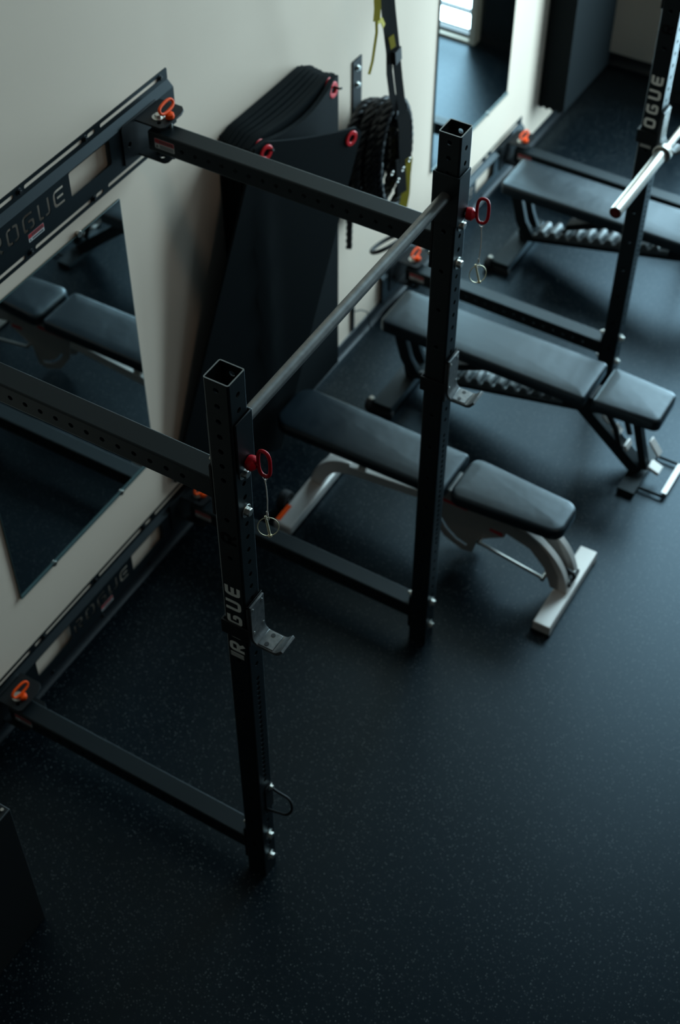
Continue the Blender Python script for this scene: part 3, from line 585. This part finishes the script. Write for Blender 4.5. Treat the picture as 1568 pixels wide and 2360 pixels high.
def build_black_bench():
    p = thing('weight_bench', '', 'bench')
    mb = MB(); pad_mesh(mb, .305, 1.345, .137, .137, .388, .450, .03, .02, er=.014); mb.build('back_pad', 'vinyl', p)
    mb = MB(); pad_mesh(mb, 1.378, 1.692, .130, .112, .388, .452, .02, .035, er=.016); mb.build('seat_pad', 'vinyl', p)
    mb = MB(); mb.tube([(.395,0,.085),(1.30,0,.300),(1.40,0,.330)], .02, flat=(.032, .030), up0=(0,0,1)); mb.build('main_beam', 'powder', p, bevel=.003)
    # toothed adjustment ladder along the beam
    zf = lambda x: .118+(x-.46)*.2375
    mb = MB(); mb.mi = 0
    pr = [(.48, zf(.48)-.01), (1.22, zf(1.22)-.01), (1.22, zf(1.22)+.014), (.48, zf(.48)+.014)]
    mb.plate(pr, [], .10, T3((1,0,0),(0,0,1),(0,-1,0),(0,.05,0)))
    for i in range(11):
        x = .50+i*.062; z = zf(x)+.012
        pr = [(x,z-.01), (x+.046,z-.002), (x+.050,z+.022), (x+.040,z+.036), (x+.022,z+.036), (x+.010,z+.022)]
        mb.plate(pr, [], .10, T3((1,0,0),(0,0,1),(0,-1,0),(0,.05,0)))
    mb.build('ladder_rail', 'rawsteel', p, bevel=.003)
    for y in (-.045, .045):
        mb = MB(); mb.tube([(.36,y,.375),(.41,y,.20),(.46,y*.8,.10)], .02, flat=(.030,.014), up0=(1,0,0)); mb.build('rear_leg', 'powder', p, bevel=.003)
    mb = MB(); mb.box(.355, .455, -.270, .185, .014, .062); f = mb.build('rear_foot', 'powder', p, bevel=.005)
    for y in (-.272, .165):
        mb = MB(); mb.box(.350, .460, y, y+.022, 0, .03); mb.build('rubber_foot', 'rubber', f, bevel=.003)
    mb = MB()
    for y in (-.285,): mb.cyl((.352,y+.02,.036),(.322,y+.02,.036), .034, 22)
    mb.build('wheel', 'rubber', p, bevel=.004)
    mb = MB(); mb.lathe([(.012,0),(.014,.004),(.010,.010)], Matrix.Translation((.345,-.262,.070)), 16); mb.build('axle_cap', 'chrome', p)
    mb = MB(); mb.tube([(.40,.0,.372),(.9,.0,.372),(1.36,0,.372)], .02, flat=(.016,.05), up0=(0,0,1)); mb.build('pad_frame', 'plate', p, bevel=.003)
    mb = MB(); mb.tube([(.95,0,.365),(.80,0,.30),(.66,0,.235)], .02, flat=(.018,.032), up0=(0,0,1)); mb.cyl((.66,-.07,.232),(.66,.07,.232), .011, 14); mb.build('support_strut', 'plate', p, bevel=.002)
    mb = MB(); mb.tube([(1.28,0,.315),(1.62,0,.028)], .02, flat=(.030,.034), up0=(0,0,1)); mb.build('front_leg', 'powder', p, bevel=.003)
    mb = MB(); mb.tube([(1.55,.0,.378),(1.60,0,.20),(1.645,0,.05)], .02, flat=(.018,.020), up0=(1,0,0)); mb.build('seat_post', 'powder', p, bevel=.002)
    for y in (-.055, .055):
        mb = MB(); mb.tube([(1.42,y,.375),(1.49,y,.27),(1.53,y,.16)], .01, flat=(.012,.006), up0=(1,0,0)); mb.build('seat_bracket', 'plate', p)
    for i, (x, z, ry, w_) in enumerate(((1.43, .285, 40, .05), (1.485, .225, 40, .045), (1.545, .165, 60, .03))):
        mb = MB(); mb.box(-w_/2, w_/2, -.030, .030, 0, .012, Matrix.Translation((x, -.02, z)) @ Matrix.Rotation(R(ry), 4, 'Y')); mb.build('step_plate', 'silver', p, bevel=.003)
    mb = MB(); mb.box(-.045, .045, -.022, .022, 0, .010, Matrix.Translation((1.668,.0,.195)) @ Matrix.Rotation(R(52), 4, 'Y')); mb.build('catch_plate', 'silver', p, bevel=.003)
    mb = MB(); mb.box(-.03, .03, -.028, .028, 0, .018, Matrix.Translation((1.69,-.01,.075)) @ Matrix.Rotation(R(20), 4, 'Y')); mb.build('catch_block', 'silver', p, bevel=.003)
    mb = MB(); q = [(1.60,-.10,.018),(1.775,-.10,.018),(1.775,.13,.018),(1.62,.13,.018)]; mb.tube(q, .009, 10, closed=True)
    mb.box(1.58, 1.66, -.16, .16, .0, .03); mb.build('front_foot', 'powder', p)
    mb = MB(); mb.box(1.765, 1.79, -.09, .12, .027, .033); mb.build('foot_trim', 'silver', p)
    return p
b1 = build_black_bench(); b1.location = (0, 2.572, 0); tag(b1, 'black bench with flat square-cornered pads and a toothed steel rail, middle of the three benches', 'bench', 'workout benches')
b2 = copy_tree(b1); b2.location = (.005, 3.828, 0); tag(b2, 'black bench with toothed rail farthest back, under the barbell', 'bench', 'workout benches')

# ------------------------------------------------------------------ mirrors
def mirror(name, y0, y1, z0, z1, lab, zc):
    p = thing(name, lab, 'mirror', far(0, (y0+y1)/2) if y0 > 2 else (0, (y0+y1)/2, 0), RZ if y0 > 2 else 0, 'wall mirrors'); hw = (y1-y0)/2
    mb = MB(); mb.mi = 0; mb.box(.002, .0075, -hw, hw, z0, z1); mb.build('backing', 'glassedge', p, bevel=.001)
    mb = MB(); mb.add([(.0078,-hw+.003,z0+.003),(.0078,hw-.003,z0+.003),(.0078,hw-.003,z1-.003),(.0078,-hw+.003,z1-.003)], [(0,1,2,3)]); mb.build('glass', 'mirror', p, smooth=False)
    for f in (-.27, .23):
        for z in (z1+.004, z0-.004):
            mb = MB(); mb.cyl((.001,f*2*hw,z),(.014,f*2*hw,z), .0085, 18); mb.cyl((.011,f*2*hw,z),(.0145,f*2*hw,z), .012, 18); mb.build('clip', 'chrome', p, bevel=.001)
    mb = MB(); mb.box(.001, .012, -hw-.001, hw+.001, z0-.008, z0+.006); mb.build('bottom_channel', 'glassedge', p)
    return p
mirror('wall_mirror', .213, 1.078, .590, 1.868, 'wall mirror between the rails of the nearest rack, reflecting a bench', 1.868)
mirror('wall_mirror', 3.445, 4.292, .592-.02, 1.87, 'wall mirror above the farther rack, reflecting floor and a dark cabinet', 1.87)

# ------------------------------------------------------------------ hanging mats
def mat_mesh(width, length, thick, fn, nu=10, nv=16, cr=.03, eye=.25, ez=.040):
    """fn(u in -1..1, s down in m) -> front surface point; thickness along -n"""
    vs = []; fs = []; us = [-1+2*i/nu for i in range(nu+1)]; ss = [length*(j/nv)**1.15 for j in range(nv+1)]
    P = {}
    for j, s in enumerate(ss):
        for i, u in enumerate(us):
            uu = u; sv = s
            # rounded corners
            d = (1-abs(u))*width/2
            if s < cr and d < cr: sv = s+ (cr-math.sqrt(max(0, cr*cr-(cr-d)**2)))*(1-s/cr)
            e = .002; p = fn(uu, sv); n = (fn(uu+e, sv)-p).cross(fn(uu, sv+e)-p).normalized()
            if n.x < 0: n = -n
            P[i, j] = (p, p-n*thick)
    idx = {}
    for k in (0, 1):
        for j in range(nv+1):
            for i in range(nu+1): idx[i, j, k] = len(vs); vs.append(P[i, j][k])
    for j in range(nv):
        for i in range(nu):
            fs.append((idx[i,j,0], idx[i+1,j,0], idx[i+1,j+1,0], idx[i,j+1,0])); fs.append((idx[i,j,1], idx[i,j+1,1], idx[i+1,j+1,1], idx[i+1,j,1]))
    for i in range(nu): fs += [(idx[i,0,0], idx[i,0,1], idx[i+1,0,1], idx[i+1,0,0]), (idx[i,nv,0], idx[i+1,nv,0], idx[i+1,nv,1], idx[i,nv,1])]
    for j in range(nv): fs += [(idx[0,j,0], idx[0,j+1,0], idx[0,j+1,1], idx[0,j,1]), (idx[nu,j,0], idx[nu,j,1], idx[nu,j+1,1], idx[nu,j+1,0])]
    return vs, fs
def eyelet(p, n, r=.033):
    n = Vector(n).normalized(); a = n.orthogonal().normalized(); T = T3(a, n.cross(a), n, p)
    mb = MB(); prof_o = [(r, -.003), (r, .002), (r-.003, .0045), (.018, .0045), (.015, .001), (.015, -.003)]
    nn = 24; vs = []; fs = []
    for (q, z) in prof_o:
        for k in range(nn): t = 2*PI*k/nn; vs.append((q*math.cos(t), q*math.sin(t), z))
    for i in range(len(prof_o)-1):
        for k in range(nn): fs.append((i*nn+k, i*nn+(k+1) % nn, (i+1)*nn+(k+1) % nn, (i+1)*nn+k))
    mb.add(vs, fs, T); return mb
W_, YC_, ZT = .615, 1.98, 1.797
pegs = thing('mat_hanger', 'black wall bracket with two pegs holding the black exercise mats', 'wall rack', far(0, YC_), RZ)
mb = MB(); mb.box(.0, .006, -.29, .29, ZT-.065, ZT-.025); mb.build('wall_bar', 'plate', pegs)
for y in (-.245, .245):
    mb = MB(); mb.tube([(.004,y,ZT-.043),(.205,y,ZT-.043),(.215,y,ZT-.037)], .0045, 12); mb.build('peg', 'plate', pegs)
NM = 8
labs = ['black exercise mat against the wall, rearmost of the hanging stack beside the nearest rack'] + [None]*6 + ['']
for i in range(NM):
    x0 = .012+i*.0195+.014; sag = .002+.0032*i+(.018 if i == NM-1 else 0); Ln = 1.56-.008*(i % 3)
    dz = random.uniform(-.005, .004); dl = random.uniform(-.003, .003)
    def fn(u, s, x0=x0, sag=sag, dz=dz, i=i, dl=dl):
        sg = sag*(1-u*u); k = math.exp(-s/.5); xx = x0
        return Vector((max(xx, .008+.0188*(i+1)*(1 if s < .3 else .985)) + sg*.9*k*(s < 9), dl+u*W_/2, ZT+dz-s-sg*1.1*math.exp(-s/.35)))
    o = thing('exercise_mat', '', 'exercise mat', far(0, YC_), RZ, 'black exercise mats hanging beside the nearest rack')
    o['label'] = ('rearmost black exercise mat, against the wall in the stack beside the nearest rack' if i == 0 else
                  'frontmost black mat hanging straight on both pegs, behind the skewed one' if i == NM-1 else 'black exercise mat inside the thick hanging stack, only its top edge in view')
    if 0 < i < NM-1: o['group'] = 'black exercise mats inside the hanging stack'
    vs, fs = mat_mesh(W_, Ln, .0185, fn); mb = MB(); mb.add(vs, fs); mb.build('foam_sheet', 'matfoam', o)
    for u in (-.80, .80):
        if i in (NM-1, NM-2): eyelet(fn(u, .044)+Vector((.001,0,0)), (1, 0, .1)).build('eyelet', 'redring', o)
# second-stack style front mat: hangs from the near peg only and has swung round
A = R(19.5); pivot = Vector((.166, -.262, ZT-.043))
def fnf(u, s):
    a = (u+.80)*W_/2; sd = s-.044
    dy = a*math.cos(A)-sd*math.sin(A); dz = -a*math.sin(A)-sd*math.cos(A)
    w = (u+1)/2; xl = .184-.098*max(0, s); xr = .300-.07*max(0, s)
    sagt = .020*max(0, 1-((u-.1)/1.1)**2)*math.exp(-max(0, s)/.2)
    x = xl+(xr-xl)*w
    if pivot.y+dy > -.30: x = max(x, .188)
    return Vector((x, pivot.y+dy, pivot.z+dz-sagt))
o = thing('exercise_mat', 'skewed black mat in front of the stack, hooked by one red eyelet, other corner loose', 'exercise mat', far(0, YC_), RZ, 'black exercise mats hanging beside the nearest rack')
vs, fs = mat_mesh(W_, 1.54, .012, fnf, 14, 20); mb = MB(); mb.add(vs, fs); mb.build('foam_sheet', 'matfoam', o)
for u in (-.80, .80):
    p = fnf(u, .044); n = (fnf(u+.01, .044)-p).cross(fnf(u, .054)-p); n = n if n.x > 0 else -n
    eyelet(p+n.normalized()*.001, n).build('eyelet', 'redring', o)
# far stack of mats
YF = 5.06
pg = thing('mat_hanger', 'wall bracket of the farther mat stack in the back corner', 'wall rack', far(0, YF), RZ)
mb = MB(); mb.box(.0, .006, -.29, .29, 1.73, 1.77); mb.build('wall_bar', 'plate', pg)
for y in (-.245, .245):
    mb = MB(); mb.cyl((.004,y,1.754),(.20,y,1.754), .0045, 12); mb.build('peg', 'plate', pg)
for i in range(8):
    x0 = .012+i*.0195+.014; Ln = 1.56-.01*(i % 2)
    fn = lambda u, s, x0=x0: Vector((x0, u*W_/2, 1.797-s))
    o = thing('exercise_mat', '', 'exercise mat', far(0, YF), RZ, 'mats of the farther stack' if i < 7 else 'exercise mats hanging in the back corner')
    o['label'] = 'bluish-lit front mat of the farther hanging stack, in the back corner' if i == 7 else 'black mat of the farther hanging stack, only its dark edge in view'
    vs, fs = mat_mesh(W_, Ln, .0185, fn, 6, 8); mb = MB(); mb.add(vs, fs); mb.build('foam_sheet', 'matfoam', o)

# ------------------------------------------------------------------ battle rope on its bracket
YR = 2.70
br = thing('rope_bracket', 'narrow black steel wall plate carrying the coiled rope', 'wall bracket', far(0, YR), RZ)
mb = MB(); mb.plate([(-.036, 1.02), (.036, 1.02), (.036, 1.585), (-.036, 1.585)], [], .006, T3((0,1,0),(0,0,1),(1,0,0),(.0005,0,0))); mb.build('wall_plate', 'plate', br, bevel=.001)
for z in (1.54, 1.46):
    mb = MB(); hexbolt(mb, (.0065, .0, z), (1,0,0), .010, .009, .014); mb.build('bolt', 'zinc', br)
mb = MB(); mb.tube([(.005,0,1.33),(.22,0,1.33),(.235,0,1.36)], .018, 14); mb.build('hook_arm', 'plate', br)
rp_ = thing('battle_rope', 'thick black twisted training rope coiled on the wall bracket', 'rope', far(0, YR), RZ)
pts = []; loops = 8; NN = 34
for k in range(loops*NN):
    f = k/NN; t = 2*PI*f; x = .040+.024*f+.006*math.sin(f*2.3)
    ry = .150-.004*f+.018*math.sin(f*3.7+1); rz = .27+.03*math.sin(f*2.1)
    pts.append(Vector((x+.012*math.sin(t), -.045+ry*math.sin(t)+.012*math.sin(3*f), 1.383-rz*.96+rz*math.cos(t)+.01*f)))
pts = pts[4:]
pts += [pts[-1]+Vector((.0, .012*k, -.055*k)) for k in range(1, 2)]
def rope_mesh(mb, pts, R0=.0115, off=.0105, pitch_=.11, strands=3):
    """three twisted strands along a path"""
    P = [Vector(p) for p in pts]; dense = []
    for i in range(len(P)-1):
        m_ = max(1, int((P[i+1]-P[i]).length/.010))
        for k in range(m_): dense.append(P[i].lerp(P[i+1], k/m_))
    dense.append(P[-1]); u = None; sx = [[] for _ in range(strands)]; d = 0
    for i, p in enumerate(dense):
        tg = (dense[min(i+1, len(dense)-1)]-dense[max(i-1, 0)]).normalized()
        if u is None: u = tg.orthogonal().normalized()
        u = (u-tg*u.dot(tg)).normalized(); v = tg.cross(u)
        if i: d += (p-dense[i-1]).length
        for s_ in range(strands):
            a = 2*PI*(d/pitch_+s_/strands); sx[s_].append(p+(u*math.cos(a)+v*math.sin(a))*off)
    for l in sx: mb.tube(l, R0, 6)
mb = MB(); rope_mesh(mb, pts); mb.build('coil', 'rope', rp_)
mb = MB(); e = Vector((.085, -.175, 1.10)); rope_mesh(mb, [(.075,-.14,1.25), (.080,-.17,1.12), (.08,-.182,.95), (.08,-.186,.735)], .0085, .0075); mb.build('rope_end', 'rope', rp_)

# ------------------------------------------------------------------ suspension trainer
ts = thing('suspension_trainer', 'black and yellow suspension straps hanging in front of the coiled rope', 'suspension strap', far(0, YR-.02), RZ)
def strap(mb, pts, w, t=.0016, nrm=(1, -.45, .2)): mb.tube(pts, .01, flat=(t, w/2), up0=nrm)
XS = .268
mb = MB(); strap(mb, [(XS,-.24,2.55),(XS,-.215,2.2),(XS,-.165,1.95),(XS,-.125,1.78),(XS-.0,-.09,1.62),(XS,-.055,1.48),(XS,-.03,1.40)], .040); mb.build('main_strap', 'web', ts)
mb = MB(); strap(mb, [(XS-.008,-.265,2.5),(XS-.008,-.235,2.15),(XS-.01,-.20,1.95),(XS-.012,-.155,1.78),(XS-.014,-.145,1.68),(XS-.014,-.115,1.56),(XS-.012,-.062,1.46)], .030); mb.build('second_strap', 'web', ts)
mb = MB(); mb.box(-.006, .012, -.024, .024, -.030, .030, Matrix.Translation((XS,-.118,1.75)) @ Matrix.Rotation(R(8), 4, 'X')); mb.build('strap_keeper', 'rubber', ts)
mb = MB(); strap(mb, [(XS-.002,-.285,2.12),(XS-.002,-.275,2.03),(XS-.0,-.285,1.98)], .032); strap(mb, [(XS,-.285,1.98),(XS,-.282,1.93),(XS,-.31,1.82),(XS,-.335,1.775)], .012)
strap(mb, [(XS,-.285,1.975),(XS,-.245,1.965),(XS,-.225,1.93)], .020); strap(mb, [(XS+.003,-.170,1.86),(XS+.003,-.150,1.80)], .026); mb.build('yellow_tab', 'yellow', ts)
mb = MB(); strap(mb, [(XS,-.04,1.44),(XS+.010,-.038,1.36),(XS+.012,-.036,1.28),(XS+.010,-.020,1.20)], .064); strap(mb, [(XS-.01,-.03,1.20),(XS,-.035,1.12),(XS,-.02,1.02)], .05); mb.build('padded_cuff', 'web', ts)
mb = MB(); strap(mb, [(XS+.005,.012,1.185),(XS+.006,.000,1.10),(XS+.005,.0,1.00),(XS,-.01,.93)], .048); strap(mb, [(XS,-.010,.93),(XS,.0,.87),(XS-.005,.012,.82)], .016); mb.build('yellow_strap', 'yellow', ts)
for y, z in ((-.045,1.165),(.012,1.18),(-.085,1.13),(-.01,.90),(.0,.855),(-.14,1.20)):
    mb = MB(); mb.tube([(XS+.012, y+.012*math.cos(t), z+.007*math.sin(t)) for t in [2*PI*k/14 for k in range(14)]], .0028, 6, closed=True, up0=(1,0,0)); mb.build('buckle', 'chrome', ts)
def loop_pts(cy, cz, a, c, tilt, x=.20): return [(x+.06*math.sin(t), cy+a*math.cos(t)*math.cos(tilt)-c*math.sin(t)*math.sin(tilt), cz+a*math.cos(t)*math.sin(tilt)+c*math.sin(t)*math.cos(tilt)) for t in [2*PI*k/26 for k in range(26)]]
mb = MB(); mb.tube(loop_pts(.035, .665, .10, .040, R(-8), .17), .01, closed=True); mb.build('foot_cradle', 'web', ts)
mb = MB(); strap(mb, [(XS-.02,.0,.83),(XS-.03,.03,.76),(.20,.05,.70)], .02); mb.build('lower_strap', 'web', ts)

# ------------------------------------------------------------------ small cable on the wall near the floor
wc = thing('charging_cable', 'thin black cable looping from a wall outlet just above the floor', 'cable', far(0, 2.68), RZ)
mb = MB(); mb.tube([(.012,0,.205),(.03,.04,.195),(.035,.09,.15),(.03,.12,.09),(.04,.12,.012)], .0032, 8); mb.build('cord', 'rubber', wc)
mb = MB(); mb.box(.0, .010, -.012, .012, .08, .23); mb.build('outlet_strip', 'plate', wc, bevel=.002)

# ------------------------------------------------------------------ black box by the near wall, cabinet and plate by the far wall
bx = thing('plyometric_box', 'tall black box at the lower left corner of the photo', 'box', (.36, -.86, 0))
mb = MB(); mb.box(-.28, .28, -.28, .28, 0, .76); b_ = mb.build('panels', 'box', bx, bevel=.004)
mb = MB(); mb.box(-.26, .26, -.26, .26, .761, .764); mb.build('top_panel', 'box', bx, bevel=.001)
for sx in (-1, 1):
    for sy in (-1, 1):
        mb = MB(); mb.cyl((sx*.262, sy*.262, .7645), (sx*.262, sy*.262, .767), .006, 12); mb.build('screw', 'zinc', bx)
cb = thing('display_cabinet', 'dark cabinet on the far wall seen in the farther mirror', 'cabinet', (.70, 5.66, 0))
mb = MB(); mb.box(-.19, .15, -.10, .12, 0, 1.16); mb.build('body', 'cab', cb, bevel=.003)
mb = MB(); mb.box(-.17, .13, -.104, -.1015, .06, 1.10); mb.build('door', 'cabglass', cb)
mb = MB(); mb.cyl((.10,-.125,.5),(.10,-.125,.75), .006, 10); mb.cyl((.10,-.125,.52),(.10,-.10,.52), .005, 8); mb.cyl((.10,-.125,.73),(.10,-.10,.73), .005, 8); mb.build('handle', 'chrome', cb)
